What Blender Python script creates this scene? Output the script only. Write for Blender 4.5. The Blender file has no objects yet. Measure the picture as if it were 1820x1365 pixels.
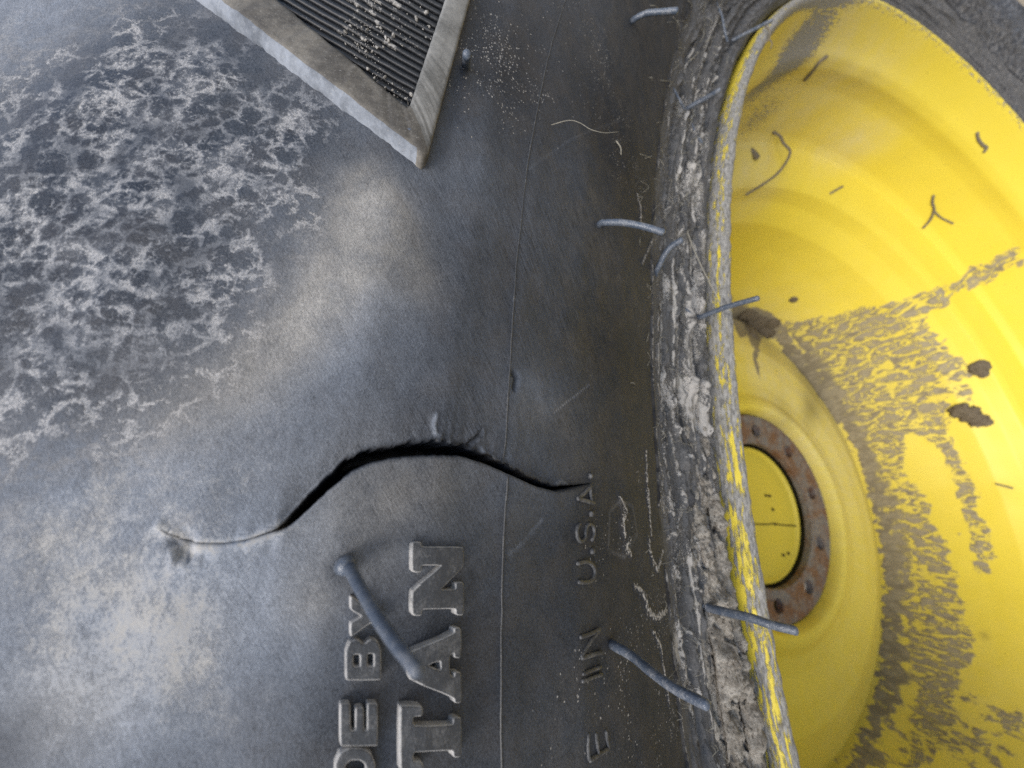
import bpy, bmesh, math, random
import numpy as np
from mathutils import Vector, Matrix

random.seed(4); rng = np.random.default_rng(4)
sc = bpy.context.scene

# ------------------------------------------------------------------ camera
W, H = 1820.0, 1365.0            # the photograph's pixel frame, used for measuring points
F = 677.8                        # focal length in those pixels
CAM = np.array([0.0849, -0.0968, 0.7422])
RM = np.array([[-0.0695, 0.9647, -0.2542], [-0.4002, -0.2603, -0.8787], [-0.9138, 0.0407, 0.4041]])
cd = bpy.data.cameras.new('camera'); cam = bpy.data.objects.new('camera', cd)
sc.collection.objects.link(cam); sc.camera = cam
m = Matrix([list(RM[i]) + [CAM[i]] for i in range(3)] + [[0, 0, 0, 1]])
cam.matrix_world = m
cd.sensor_width = 36.0; cd.lens = F / W * 36.0
cd.clip_start = 0.002; cd.clip_end = 400.0
cd.dof.use_dof = True; cd.dof.focus_distance = 0.066; cd.dof.aperture_fstop = 22.0

# ------------------------------------------------------------------ light
wd = bpy.data.worlds.new('World'); sc.world = wd; wd.use_nodes = True
nt = wd.node_tree
bg = nt.nodes['Background']; sky = nt.nodes.new('ShaderNodeTexSky')
sky.sky_type = 'NISHITA'; sky.sun_disc = False
SUN = Vector((-0.36, -0.42, 0.83)).normalized()     # towards the sun
sky.sun_elevation = math.asin(SUN.z); sky.sun_rotation = math.atan2(SUN.x, SUN.y)
sky.air_density = 1.0; sky.dust_density = 2.0; sky.ozone_density = 1.5
nt.links.new(sky.outputs[0], bg.inputs[0]); bg.inputs[1].default_value = 0.11
sd = bpy.data.lights.new('sun', 'SUN'); sun = bpy.data.objects.new('sun', sd); sc.collection.objects.link(sun)
sun.rotation_euler = SUN.to_track_quat('Z', 'Y').to_euler()
sd.energy = 1.8; sd.angle = math.radians(28); sd.color = (1.0, 0.96, 0.9)
sc.view_settings.view_transform = 'Standard'; sc.view_settings.look = 'None'
sc.view_settings.exposure = 1.02; sc.view_settings.gamma = 1.0
sc.cycles.use_denoising = False

# ------------------------------------------------------------------ numeric helpers
def fade(t): return t * t * (3 - 2 * t)
def sstep(a, b, x): return fade(np.clip((x - a) / (b - a), 0, 1))
_tab = np.random.default_rng(77).random(4096).astype(np.float64)
def vnoise(x, y, s=0):
    xi = np.floor(x).astype(np.int64); yi = np.floor(y).astype(np.int64)
    fx = fade(x - xi); fy = fade(y - yi)
    def h(a, b): return _tab[(a * 374761 + b * 668265 + s * 97531 + ((a * 31) ^ (b * 17))) & 4095]
    return (h(xi, yi) * (1 - fx) + h(xi + 1, yi) * fx) * (1 - fy) + (h(xi, yi + 1) * (1 - fx) + h(xi + 1, yi + 1) * fx) * fy
def fbm(x, y, o=4, s=0):
    a = 0.5; t = 0; n = 0
    for i in range(o):
        t = t + a * vnoise(x + 13.7 * i, y - 7.1 * i, s + i); n += a; a *= .5; x = x * 2.03; y = y * 2.03
    return t / n
def rays(px):
    px = np.atleast_2d(np.asarray(px, float))
    d = np.stack([(px[:, 0] - W / 2) / F, -(px[:, 1] - H / 2) / F, -np.ones(len(px))], 1) @ RM.T
    return d

class Rev:
    """a surface of revolution about the wheel's axle (world Y); points are (theta, s)"""
    def __init__(self, pts, step=0.0006, smooth=1.2e-3, sharp=0.0):
        p = np.array(pts, float)                       # (r, y)
        L = np.concatenate([[0], np.cumsum(np.hypot(*np.diff(p, axis=0).T))])
        n = int(L[-1] / step) + 1; s = np.linspace(0, L[-1], n)
        q = np.stack([np.interp(s, L, p[:, 0]), np.interp(s, L, p[:, 1])], 1)
        k = int(3 * smooth / step)
        if k > 0:
            w = np.exp(-.5 * (np.arange(-k, k + 1) * step / smooth) ** 2); w /= w.sum()
            pad = np.concatenate([q[:1] + (q[:1] - q[1:2]) * np.arange(k, 0, -1)[:, None], q, q[-1:] + (q[-1:] - q[-2:-1]) * np.arange(1, k + 1)[:, None]])
            q = np.stack([np.convolve(pad[:, i], w, 'valid') for i in (0, 1)], 1)
        self.q = q; self.s = np.concatenate([[0], np.cumsum(np.hypot(*np.diff(q, axis=0).T))])
        t = np.gradient(q, axis=0); t /= np.linalg.norm(t, axis=1)[:, None]; self.t = t
    def ry(self, s): return np.interp(s, self.s, self.q[:, 0]), np.interp(s, self.s, self.q[:, 1])
    def pos(self, th, s, h=0.0):
        r, y = self.ry(s); tr = np.interp(s, self.s, self.t[:, 0]); ty = np.interp(s, self.s, self.t[:, 1])
        l = np.hypot(tr, ty); nr = self.sgn * ty / l; ny = -self.sgn * tr / l
        r = r + nr * h; y = y + ny * h
        return np.stack([r * np.sin(th), y + 0 * th, r * np.cos(th)], -1)
    def normal(self, th, s): 
        return self.pos(th, s, 1.0) - self.pos(th, s, 0.0)
    sgn = 1.0
    def cast(self, px, smin=-1, smax=9):
        """where the line of sight through a measured pixel first meets the surface -> theta, s, distance"""
        d = rays(px); T = np.concatenate([np.linspace(.004, .25, 150), np.linspace(.252, 2.4, 150)])
        P = CAM + d[:, None, :] * T[None, :, None]
        R_ = np.hypot(P[..., 0], P[..., 2]); Y = P[..., 1]
        ok = (self.s >= smin) & (self.s <= smax); dn = max(1, int(ok.sum() // 260)); q = self.q[ok][::dn]; S = self.s[ok][::dn]
        out = []
        for i in range(len(d)):
            a = np.stack([R_[i], Y[i]], 1); da = np.diff(a, axis=0); a0 = a[:-1]
            b0 = q[:-1]; db = np.diff(q, axis=0)
            den = da[:, None, 0] * db[None, :, 1] - da[:, None, 1] * db[None, :, 0]
            w = b0[None] - a0[:, None]
            with np.errstate(all='ignore'):
                u = (w[..., 0] * db[None, :, 1] - w[..., 1] * db[None, :, 0]) / den
                v = (w[..., 0] * da[:, None, 1] - w[..., 1] * da[:, None, 0]) / den
            hit = (u >= 0) & (u < 1) & (v >= -1e-6) & (v <= 1 + 1e-6)
            if not hit.any(): out.append((np.nan, np.nan, np.nan)); continue
            k = np.argmax(hit.any(1)); j = np.argmax(hit[k])
            t = T[k] + u[k, j] * (T[k + 1] - T[k]); p = CAM + d[i] * t
            out.append((math.atan2(p[0], p[2]), S[j] + v[k, j] * (S[j + 1] - S[j]), t))
        return np.array(out)

def dist_poly(X, Y, pts, closed=False):
    pts = np.asarray(pts, float); best = np.full(X.shape, 1e9)
    n = len(pts) if closed else len(pts) - 1
    for i in range(n):
        a = pts[i]; b = pts[(i + 1) % len(pts)]; d = b - a; L = d @ d + 1e-18
        t = np.clip(((X - a[0]) * d[0] + (Y - a[1]) * d[1]) / L, 0, 1)
        best = np.minimum(best, np.hypot(X - a[0] - t * d[0], Y - a[1] - t * d[1]))
    return best
def inside(X, Y, pts):
    c = np.zeros(X.shape, bool); n = len(pts)
    for i in range(n):
        x0, y0 = pts[i]; x1, y1 = pts[(i + 1) % n]
        if y0 == y1: continue
        k = ((Y < y0) != (Y < y1)) & (X < (x1 - x0) * (Y - y0) / (y1 - y0) + x0); c ^= k
    return c
def sdf(X, Y, pts):
    d = dist_poly(X, Y, pts, True); return np.where(inside(X, Y, pts), d, -d)

# ------------------------------------------------------------------ object helpers
def link(name, me, mats=(), parent=None, smooth=True, **props):
    if isinstance(me, bmesh.types.BMesh):
        b = me; me = bpy.data.meshes.new(name); b.to_mesh(me); b.free()
    o = bpy.data.objects.new(name, me); sc.collection.objects.link(o)
    for mm in (mats if isinstance(mats, (list, tuple)) else [mats]): me.materials.append(mm)
    if smooth and len(me.polygons): me.polygons.foreach_set('use_smooth', np.ones(len(me.polygons), bool))
    if parent is not None: o.parent = parent
    for k, v in props.items(): o[k] = v
    return o
def empty(name, label, cat, group=None, loc=(0, 0, 0)):
    o = bpy.data.objects.new(name, None); sc.collection.objects.link(o); o.location = loc
    o['label'] = label; o['category'] = cat
    if group: o['group'] = group
    return o
def grid_mesh(name, P, wrap=False, uv=None, attrs=None, skip=None):
    n, k = P.shape[:2]; me = bpy.data.meshes.new(name)
    idx = np.arange(n * k).reshape(n, k)
    a = idx[:-1]; b = idx[1:]
    if wrap: a2 = np.roll(a, -1, 1); b2 = np.roll(b, -1, 1); f = np.stack([a, b, b2, a2], -1)
    else: f = np.stack([a[:, :-1], b[:, :-1], b[:, 1:], a[:, 1:]], -1)
    f = f.reshape(-1, 4)
    if skip is not None: f = f[~skip(f)]
    me.vertices.add(n * k); me.vertices.foreach_set('co', P.reshape(-1).astype(np.float32))
    me.loops.add(len(f) * 4); me.loops.foreach_set('vertex_index', f.reshape(-1).astype(np.int32))
    me.polygons.add(len(f)); me.polygons.foreach_set('loop_start', (np.arange(len(f)) * 4).astype(np.int32))
    me.update(calc_edges=True)
    if uv is not None:
        l = me.uv_layers.new(name='surf'); l.data.foreach_set('uv', uv.reshape(-1, 2)[f.reshape(-1)].reshape(-1).astype(np.float32))
    for kx, v in (attrs or {}).items():
        at = me.attributes.new(kx, 'FLOAT', 'POINT'); at.data.foreach_set('value', v.reshape(-1).astype(np.float32))
    return me
def tube_mesh(name, pts, rad, seg=10, sub=5, cap=True, rough=0.0):
    """round tapered tube through 3-D points (Catmull-Rom), rad a number or one per point"""
    p = np.asarray(pts, float); n = len(p); rad = np.broadcast_to(np.asarray(rad, float), (n,))
    e = np.concatenate([[2 * p[0] - p[1]], p, [2 * p[-1] - p[-2]]]); Q = []; Rr = []
    for i in range(n - 1):
        for t in np.linspace(0, 1, sub, endpoint=False):
            a, b, c, d = e[i:i + 4]
            Q.append(.5 * ((2 * b) + (c - a) * t + (2 * a - 5 * b + 4 * c - d) * t * t + (3 * b - a - 3 * c + d) * t ** 3)); Rr.append(rad[i] * (1 - t) + rad[i + 1] * t)
    Q.append(p[-1]); Rr.append(rad[-1]); Q = np.array(Q); Rr = np.array(Rr)
    T = np.gradient(Q, axis=0); T /= np.linalg.norm(T, axis=1)[:, None] + 1e-12
    if cap:   # rounded ends
        Q = np.concatenate([[Q[0] - T[0] * Rr[0] * .55], [Q[0] - T[0] * Rr[0] * .35], Q, [Q[-1] + T[-1] * Rr[-1] * .35], [Q[-1] + T[-1] * Rr[-1] * .55]])
        T = np.concatenate([[T[0]], [T[0]], T, [T[-1]], [T[-1]]]); Rr = np.concatenate([[Rr[0] * .3, Rr[0] * .8], Rr, [Rr[-1] * .8, Rr[-1] * .3]])
    up = np.array([.3, .8, .52]); V = []
    for q, t, r in zip(Q, T, Rr):
        u = np.cross(t, up); u /= np.linalg.norm(u); v = np.cross(u, t)
        ang = np.arange(seg) * 2 * np.pi / seg; rr = r * (1 + rough * (rng.random(seg) - .5))
        V.append(q + rr[:, None] * (np.cos(ang)[:, None] * u + np.sin(ang)[:, None] * v))
    V = np.array(V); k = len(V); me = bpy.data.meshes.new(name)
    faces = [(i * seg + j, i * seg + (j + 1) % seg, (i + 1) * seg + (j + 1) % seg, (i + 1) * seg + j) for i in range(k - 1) for j in range(seg)]
    faces += [tuple(range(seg))[::-1], tuple(range((k - 1) * seg, k * seg))]
    me.from_pydata(V.reshape(-1, 3).tolist(), [], faces); me.update()
    return me
def join_meshes(name, mes):
    b = bmesh.new()
    for q in mes: b.from_mesh(q)
    me = bpy.data.meshes.new(name); b.to_mesh(me); b.free(); return me

# ------------------------------------------------------------------ materials
class G:
    def __init__(s, name):
        s.m = bpy.data.materials.new(name); s.m.use_nodes = True; s.t = s.m.node_tree; s.b = s.t.nodes['Principled BSDF']
    def put(s, sock, v):
        if v is None: return
        if isinstance(v, bpy.types.NodeSocket): s.t.links.new(v, sock)
        elif isinstance(v, (tuple, list)) and len(v) == 3 and sock.type == 'RGBA': sock.default_value = (*v, 1)
        else: sock.default_value = v
    def attr(s, n): a = s.t.nodes.new('ShaderNodeAttribute'); a.attribute_name = n; return a.outputs['Fac']
    def uv(s, sx=1, sy=1, rot=0, loc=(0, 0, 0)):
        u = s.t.nodes.new('ShaderNodeUVMap'); u.uv_map = 'surf'; return s.map(u.outputs[0], (sx, sy, 1), rot, loc)
    def obj(s): return s.t.nodes.new('ShaderNodeTexCoord').outputs['Object']
    def map(s, v, sc_=(1, 1, 1), rot=0, loc=(0, 0, 0)):
        if rot:
            r = s.t.nodes.new('ShaderNodeVectorRotate'); r.rotation_type = 'Z_AXIS'; s.put(r.inputs['Vector'], v); r.inputs['Angle'].default_value = rot; v = r.outputs[0]
        mm = s.t.nodes.new('ShaderNodeMapping'); s.put(mm.inputs[0], v); mm.inputs['Scale'].default_value = sc_; mm.inputs['Location'].default_value = loc
        return mm.outputs[0]
    def noise(s, v, sc_=1, det=3, rough=.5, dist=0, col=False):
        n = s.t.nodes.new('ShaderNodeTexNoise'); s.put(n.inputs['Vector'], v); n.inputs['Scale'].default_value = sc_; n.inputs['Detail'].default_value = det
        n.inputs['Roughness'].default_value = rough; n.inputs['Distortion'].default_value = dist; return n.outputs['Color' if col else 'Fac']
    def vor(s, v, sc_=1, feat='F1', rnd=1, out='Distance'):
        n = s.t.nodes.new('ShaderNodeTexVoronoi'); n.feature = feat; s.put(n.inputs['Vector'], v); n.inputs['Scale'].default_value = sc_; n.inputs['Randomness'].default_value = rnd; return n.outputs[out]
    def math(s, op, a, b=0, c=0, cl=False):
        n = s.t.nodes.new('ShaderNodeMath'); n.operation = op; n.use_clamp = cl
        for i, x in enumerate((a, b, c)): s.put(n.inputs[i], x)
        return n.outputs[0]
    def add(s, a, b, cl=False): return s.math('ADD', a, b, cl=cl)
    def sub(s, a, b, cl=False): return s.math('SUBTRACT', a, b, cl=cl)
    def mul(s, a, b, cl=False): return s.math('MULTIPLY', a, b, cl=cl)
    def mx(s, a, b): return s.math('MAXIMUM', a, b)
    def ss(s, v, a, b, lo=0, hi=1):
        n = s.t.nodes.new('ShaderNodeMapRange'); n.interpolation_type = 'SMOOTHSTEP'; s.put(n.inputs[0], v)
        for i, x in enumerate((a, b, lo, hi)): s.put(n.inputs[i + 1], x)
        return n.outputs[0]
    def mix(s, f, a, b, mode='MIX'):
        n = s.t.nodes.new('ShaderNodeMix'); n.data_type = 'RGBA'; n.blend_type = mode
        s.put(n.inputs[0], f); s.put(n.inputs[6], a); s.put(n.inputs[7], b); return n.outputs[2]
    def warp(s, v, amt, sc_, det=2):
        c = s.noise(v, sc_, det, col=True)
        a = s.t.nodes.new('ShaderNodeVectorMath'); a.operation = 'SUBTRACT'; s.put(a.inputs[0], c); a.inputs[1].default_value = (.5, .5, .5)
        b = s.t.nodes.new('ShaderNodeVectorMath'); b.operation = 'SCALE'; s.put(b.inputs[0], a.outputs[0]); b.inputs['Scale'].default_value = amt
        d = s.t.nodes.new('ShaderNodeVectorMath'); s.put(d.inputs[0], v); s.put(d.inputs[1], b.outputs[0]); return d.outputs[0]
    def bump(s, h, dist, strength=1.0, normal=None):
        n = s.t.nodes.new('ShaderNodeBump'); s.put(n.inputs['Height'], h); n.inputs['Distance'].default_value = dist; n.inputs['Strength'].default_value = strength
        if normal: s.put(n.inputs['Normal'], normal)
        return n.outputs[0]
    def out(s, col, rough, normal=None, **k):
        s.put(s.b.inputs['Base Color'], col); s.put(s.b.inputs['Roughness'], rough)
        if normal: s.put(s.b.inputs['Normal'], normal)
        for a, b in k.items(): s.put(s.b.inputs[a.replace('_', ' ')], b)
        return s.m

RUB = (.020, .021, .023); TAN = (.34, .305, .25); PALE = (.47, .45, .41); BLUEG = (.17, .20, .26); MUD = (.27, .235, .185)

def tyre_material():
    g = G('weathered_rubber')
    uv = g.uv()                                   # millimetres along the tread / along the profile
    dust, mott, speck, crust, strk, halo = (g.attr(a) for a in ('dust', 'mottle', 'speck', 'crust', 'streak', 'clean'))
    big = g.noise(uv, .055, 3); mid = g.noise(uv, .28, 5, .62); fine = g.noise(uv, 3.2, 5, .75)
    gr = g.noise(uv, 5.5, 2, .8)
    # wiped film of dust: soft clouds, brushed at an angle
    br = g.add(g.mul(g.noise(g.uv(.25, 2.6, rot=-.62), 1.0, 5, .7), .5), g.mul(g.noise(g.uv(.13, 5.5, rot=-.70), 1.0, 4, .7), .5))
    film = g.mul(dust, g.add(g.ss(mid, .28, .72, .80, 1.08), g.mul(g.sub(br, .5), .22)))
    film = g.add(film, g.mul(g.mul(strk, g.sub(br, .46)), .95))
    film = g.add(film, g.mul(g.sub(fine, .5), g.add(.42, g.mul(dust, .85))))
    film = g.add(film, g.mul(g.sub(gr, .5), .30))
    film = g.add(film, g.mul(g.sub(g.noise(uv, 1.1, 7, .78), .5), g.add(.12, g.mul(dust, 1.15))))
    # dried splash marks: net of pale rims round dark spots
    wv = g.warp(g.uv(.36, .30), 1.25, 1.1, 4)
    e1 = g.vor(wv, 1.0, 'DISTANCE_TO_EDGE'); e2 = g.vor(g.warp(g.uv(.95, .75), .9, 1.6, 3), 1.0, 'DISTANCE_TO_EDGE')
    brk = g.noise(uv, .42, 5, .68); brk2 = g.noise(uv, 1.6, 4, .7)
    net = g.mul(g.math('POWER', g.ss(e1, .30, .0), 3.0), g.ss(brk, .34, .58))
    net2 = g.mul(g.math('POWER', g.ss(e2, .26, .0), 1.8), g.ss(g.add(g.mul(brk, .55), g.mul(brk2, .45)), .44, .60))
    blot = g.add(g.mul(g.ss(g.noise(g.uv(1.3, .7, rot=.5), 1.0, 7, .8),   .575, .70), .5), g.mul(g.ss(g.noise(g.uv(.16, .12), 1.0, 5, .6), .42, .66), .30))
    dots = g.mul(g.ss(g.noise(g.uv(3.0, 1.5, rot=.5), 1.0, 4, .7), .57, .66), g.ss(brk, .40, .55))
    n_all = g.mul(g.math('MINIMUM', g.add(g.add(g.add(net, g.mul(net2, .75)), blot), g.mul(dots, .75)), 1.0), mott)
    n_all = g.mul(g.mul(n_all, g.ss(fine, .25, .6, .5, 1)), g.ss(g.noise(uv, .13, 3, .6, dist=.5), .36, .58, .28, 1))
    # pale specks and crumbs
    v1 = g.vor(g.warp(uv, .5, 2.0), 1.9, 'F1'); sp = g.ss(v1, .42, .2)
    thr = g.sub(1.02, g.mul(speck, .62))
    sp = g.mul(sp, g.ss(g.vor(g.warp(uv, .5, 2.0), 1.9, 'F1', out='Color'), g.sub(thr, .03), g.add(thr, .03)))
    v2 = g.vor(uv, 5.0); sp2 = g.mul(g.ss(v2, .34, .1), g.ss(g.vor(uv, 5.0, out='Color'), g.sub(thr, .02), thr))
    sp = g.mx(sp, g.mul(sp2, .8))
    v3 = g.vor(g.warp(uv, .8, 1.2), .75); sp3 = g.mul(g.ss(v3, .26, .12), g.ss(g.vor(g.warp(uv, .8, 1.2), .75, out='Color'), g.add(thr, .02), g.add(thr, .06)))
    sp = g.mx(sp, sp3)
    # caked crust by the bead
    cn = g.noise(g.warp(g.uv(.30, 1.0), .9, .8, 4), 1.9, 7, .80)
    crack = g.noise(g.uv(1.1, 2.2), 1.3, 6, .8)
    cth = g.sub(.80, g.mul(crust, .52))
    cr = g.ss(g.add(g.mul(cn, .6), g.mul(crack, .4)), cth, g.add(cth, .06))
    tot = g.mx(g.mx(g.math('MAXIMUM', film, 0), n_all), g.mx(g.mul(sp, .8), g.mul(cr, .85)))
    chk = g.ss(g.add(g.attr('chalk'), g.mul(g.sub(g.noise(uv, 1.5, 6, .8), .5), 2.8)), .42, .56)
    tot = g.mul(tot, g.sub(1, halo), cl=True)
    tot = g.mx(tot, g.mul(chk, .95))
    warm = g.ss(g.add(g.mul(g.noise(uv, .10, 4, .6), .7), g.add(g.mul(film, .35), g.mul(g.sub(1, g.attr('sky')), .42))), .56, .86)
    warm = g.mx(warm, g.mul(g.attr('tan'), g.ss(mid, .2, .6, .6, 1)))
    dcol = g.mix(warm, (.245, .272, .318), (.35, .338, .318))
    dcol = g.mix(g.mx(g.mx(g.mul(sp, 1), g.mul(cr, .8)), chk), dcol, (.46, .43, .385))
    dcol = g.mix(g.mul(n_all, .8), dcol, (.39, .375, .36))
    rub = g.mix(g.ss(g.noise(uv, .16, 3), .4, .65), (.010, .013, .019), (.022, .021, .022))
    col = g.mix(tot, rub, dcol)
    ro = g.ss(tot, 0, .7, .46, .85)
    h = g.add(g.mul(tot, .6), g.add(g.mul(fine, .35), g.mul(br, .25)))
    h = g.add(h, g.mul(cr, .9))
    n = g.bump(h, .00020, .9)
    return g.out(col, ro, n, Specular_IOR_Level=g.ss(g.attr('sky'), 0, 1, .06, .34))

def plain_rubber(name, dusty=.35, k=1.0, hi=.9, edge=0, base=(.025, .026, .028), ro0=.45):
    g = G(name); v = g.map(g.obj(), (1000 * k,) * 3)
    a = g.noise(v, .5, 5, .7); b = g.noise(v, 3.0, 4, .7)
    f = g.ss(g.add(g.mul(a, .65), g.mul(b, .35)), .62 - dusty * .5, .78 - dusty * .25, .05, hi)
    if edge:
        ge = g.t.nodes.new('ShaderNodeNewGeometry'); f = g.math('MAXIMUM', f, g.mul(g.ss(ge.outputs['Pointiness'], .505, .56), g.add(edge, g.mul(g.sub(b, .5), .9))), cl=True)
    col = g.mix(f, base, (.36, .35, .335))
    return g.out(col, g.ss(f, 0, 1, ro0, .85), g.bump(g.add(b, f), .00012, .7))

def mud_material(name='dried_mud', c1=(.20, .17, .13), c2=(.40, .37, .32)):
    g = G(name); v = g.map(g.obj(), (1000,) * 3)
    a = g.noise(v, .25, 6, .7); b = g.noise(v, 1.6, 6, .75)
    pit = g.vor(g.warp(v, .7, 1.0), .75)
    f = g.ss(g.add(g.mul(a, .5), g.mul(b, .5)), .38, .62)
    col = g.mix(f, c1, c2); col = g.mix(g.mul(g.ss(pit, .30, .12), .45), col, (.11, .09, .07))
    return g.out(col, .95, g.bump(g.add(g.mul(b, .8), g.ss(pit, .1, .4)), .0006, .8), Specular_IOR_Level=.2)

def paint_material():
    g = G('dusty_yellow_paint')
    mud, dusty, dark, scr, fl = (g.attr(a) for a in ('mud', 'film', 'grime', 'chip', 'flow'))
    uv = g.uv(); 
    YEL = g.mix(g.noise(uv, .006, 2), (.59, .462, .036), (.635, .50, .044))
    # dried mud with yellow rills running down through it
    w = g.warp(g.uv(.021, .085), .55, 1.2, 3)
    # the rills run away from the disc: veins are long across s
    r1 = g.noise(g.warp(g.uv(.036, .014), .55, 1.3, 3), 1.0, 2, .5); v1 = g.math('ABSOLUTE', g.sub(r1, .5))
    r2 = g.noise(g.warp(g.uv(.075, .032, loc=(7, 3, 0)), .6, 1.5, 3), 1.0, 2, .5); v2 = g.math('ABSOLUTE', g.sub(r2, .5))
    vein = g.mx(g.ss(v1, .040, .018), g.ss(v2, .026, .012))
    rim = g.mx(g.ss(v1, .085, .045), g.mul(g.ss(v2, .065, .03), .7))
    edge = g.noise(g.warp(g.uv(.06, .045), .6, 1.2, 3), 1.0, 3, .6)
    cover = g.mul(g.ss(g.add(mud, g.mul(g.sub(edge, .5), 1.7)), .36, .58), .92)
    cover = g.mul(cover, g.sub(1, g.mul(g.mul(vein, g.ss(fl, .15, .6)), .92)))
    # dust film, speckled
    sp = g.noise(uv, .35, 6, .8); cl = g.noise(uv, .04, 4, .6)
    film = g.mul(dusty, g.ss(g.add(g.mul(sp, .6), g.mul(cl, .4)), .32, .66, .25, 1.0))
    chip = g.mul(g.ss(g.noise(g.warp(g.uv(.10, .55), .8, 1, 3), 1.0, 7, .75), g.sub(.74, g.mul(scr, .40)), g.sub(.80, g.mul(scr, .40))), 1)
    col = g.mix(g.mul(film, .7), YEL, (.56, .48, .22))
    mudc = g.mix(g.noise(uv, .12, 5, .7), (.20, .165, .10), (.31, .265, .175))
    col = g.mix(cover, col, mudc)
    mudc = g.mix(g.mul(rim, .6), mudc, (.13, .105, .065))
    col = g.mix(cover, col, mudc)
    gc = g.mix(g.ss(g.noise(g.uv(.35, 1.2), 1.0, 7, .8), .38, .62), (.11, .105, .095), (.36, .345, .315))
    col = g.mix(chip, col, gc)
    spots = g.mul(g.ss(g.vor(uv, .13), .14, .06), g.ss(g.vor(uv, .13, out='Color'), .62, .7))
    col = g.mix(g.mul(g.mx(g.mul(spots, .55), g.mul(dark, g.ss(sp, .3, .6, .6, 1))), .9), col, (.085, .065, .03))
    tot = g.mx(g.mx(cover, chip), film)
    ro = g.ss(tot, 0, .6, .42, .9)
    h = g.add(g.add(g.mul(cover, 1.0), g.mul(chip, .6)), g.mul(sp, .3))
    return g.out(col, ro, g.bump(h, .0008, .6), Specular_IOR_Level=.3)

M_TYRE = tyre_material(); M_PAINT = paint_material(); M_MUD = mud_material()
M_CLOD = mud_material('dark_clod', (.07, .055, .035), (.16, .13, .09))
M_RIB = None; g = G('ribbed_rubber'); v = g.map(g.obj(), (1000,) * 3); a_ = g.noise(v, .16, 6, .72); b_ = g.noise(v, 2.5, 5, .8)
M_RIB = g.out(g.mix(g.mx(g.ss(g.add(g.mul(a_, .75), g.mul(b_, .25)), .555, .62, 0, .8), g.ss(b_, .60, .75, 0, .4)), (.010, .011, .013), (.36, .345, .32)), .5, g.bump(b_, .0001, .5)); M_EDGE = plain_rubber('dusty_raised_rubber', .47, 1.0, .62, edge=.75, base=(.035, .036, .036)); M_FINE = plain_rubber('fine_letter_rubber', .34, 1.0, .42)
M_LET = plain_rubber('letter_rubber', .34, 1.0, .32, base=(.026, .031, .039)); M_WORN = plain_rubber('worn_letter_edge', .80, 1.0, .95, base=(.04, .042, .045)); M_SEAM = plain_rubber('seam_rubber', .24, 1.0, .4); M_SPEW = plain_rubber('spew_rubber', .36, 1.0, .45, base=(.045, .062, .090), ro0=.26)  # blue in the spew base colour stands in for sky reflection
g = G('brown_stem'); M_STEM = g.out(g.mix(g.noise(g.map(g.obj(), (1000,) * 3), .6, 4), (.08, .065, .045), (.20, .17, .12)), .9)
g = G('pale_straw'); M_STRAW = g.out((.27, .25, .20), .8)
def rust_material():
    g = G('rusty_steel'); v = g.map(g.obj(), (1000,) * 3)
    a = g.noise(v, .03, 6, .7); b = g.noise(v, .15, 6, .75)
    col = g.mix(g.ss(a, .38, .62), (.16, .075, .035), (.17, .155, .145)); col = g.mix(g.ss(b, .52, .70), col, (.30, .24, .19)); col = g.mix(g.ss(b, .46, .34), col, (.07, .035, .02))
    return g.out(col, .75, g.bump(b, .001, .7), Metallic=.15)
M_RUST = rust_material()

# ------------------------------------------------------------------ the tyre: profile (radius, y), bead outwards
TY = Rev([(.6055, .040), (.613, .022), (.6180, .013), (.6190, .0075), (.6225, .0035), (.6275, .0015), (.6310, .0040), (.6345, .0005), (.6395, -.0020),
          (.6425, .0000), (.6460, -.0035), (.6520, -.0048), (.6565, -.0052), (.6590, -.0085), (.6720, -.0170), (.6900, -.0272), (.7075, -.0352), (.7225, -.0410),
          (.7350, -.0448), (.7470, -.0462), (.7600, -.0452), (.7750, -.0420), (.7900, -.0370), (.8100, -.0280), (.8400, -.0110), (.8750, .013), (.9050, .042),
          (.9300, .080), (.9430, .130), (.9480, .240), (.9430, .340), (.9300, .385), (.8600, .445), (.7600, .520), (.66, .485), (.6060, .440)], step=.0003, smooth=.0007)
def sp(px, surf=TY): return surf.cast(px)
R0 = .72          # millimetre scale of the theta direction is taken at this radius
def mm(c):        # (theta, s) -> millimetres on the unrolled sidewall
    c = np.atleast_2d(c); return np.stack([c[:, 0] * R0 * 1000, c[:, 1] * 1000], 1)
def pmm(px): return mm(sp(px))

crack_px = np.array([(1047, 859, .5, 0), (1030, 862, 1.5, .6), (1005, 866, 3, 1), (985, 868, 4, 1), (950, 857, 6, 1), (900, 833, 7.5, 1), (860, 814, 8.5, 1), (820, 800, 10, 1), (780, 796, 12, 1), (740, 797, 12, 1),
                     (700, 801, 11, 1), (650, 813, 11.5, 1), (620, 827, 13, 1), (580, 858, 13, 1), (540, 897, 12, 1), (515, 922, 9, 1), (500, 936, 4.5, .8), (488, 943, 1.2, .10), (440, 959, .7, .025), (400, 965, .7, .02), (350, 964, .7, .02),
                     (318, 958, .8, .03), (290, 941, .5, .01)])
cc = sp(crack_px[:, :2]); cu = sp(crack_px[:, :2] - np.c_[np.zeros(len(crack_px)), crack_px[:, 2]])
o_ = np.argsort(cc[:, 1]); cS = cc[o_, 1]; cT = cc[o_, 0]; cH = np.maximum(cu[o_, 0] - cc[o_, 0], 2e-6); cD = crack_px[o_, 3]
TH0 = cT.mean()
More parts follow.
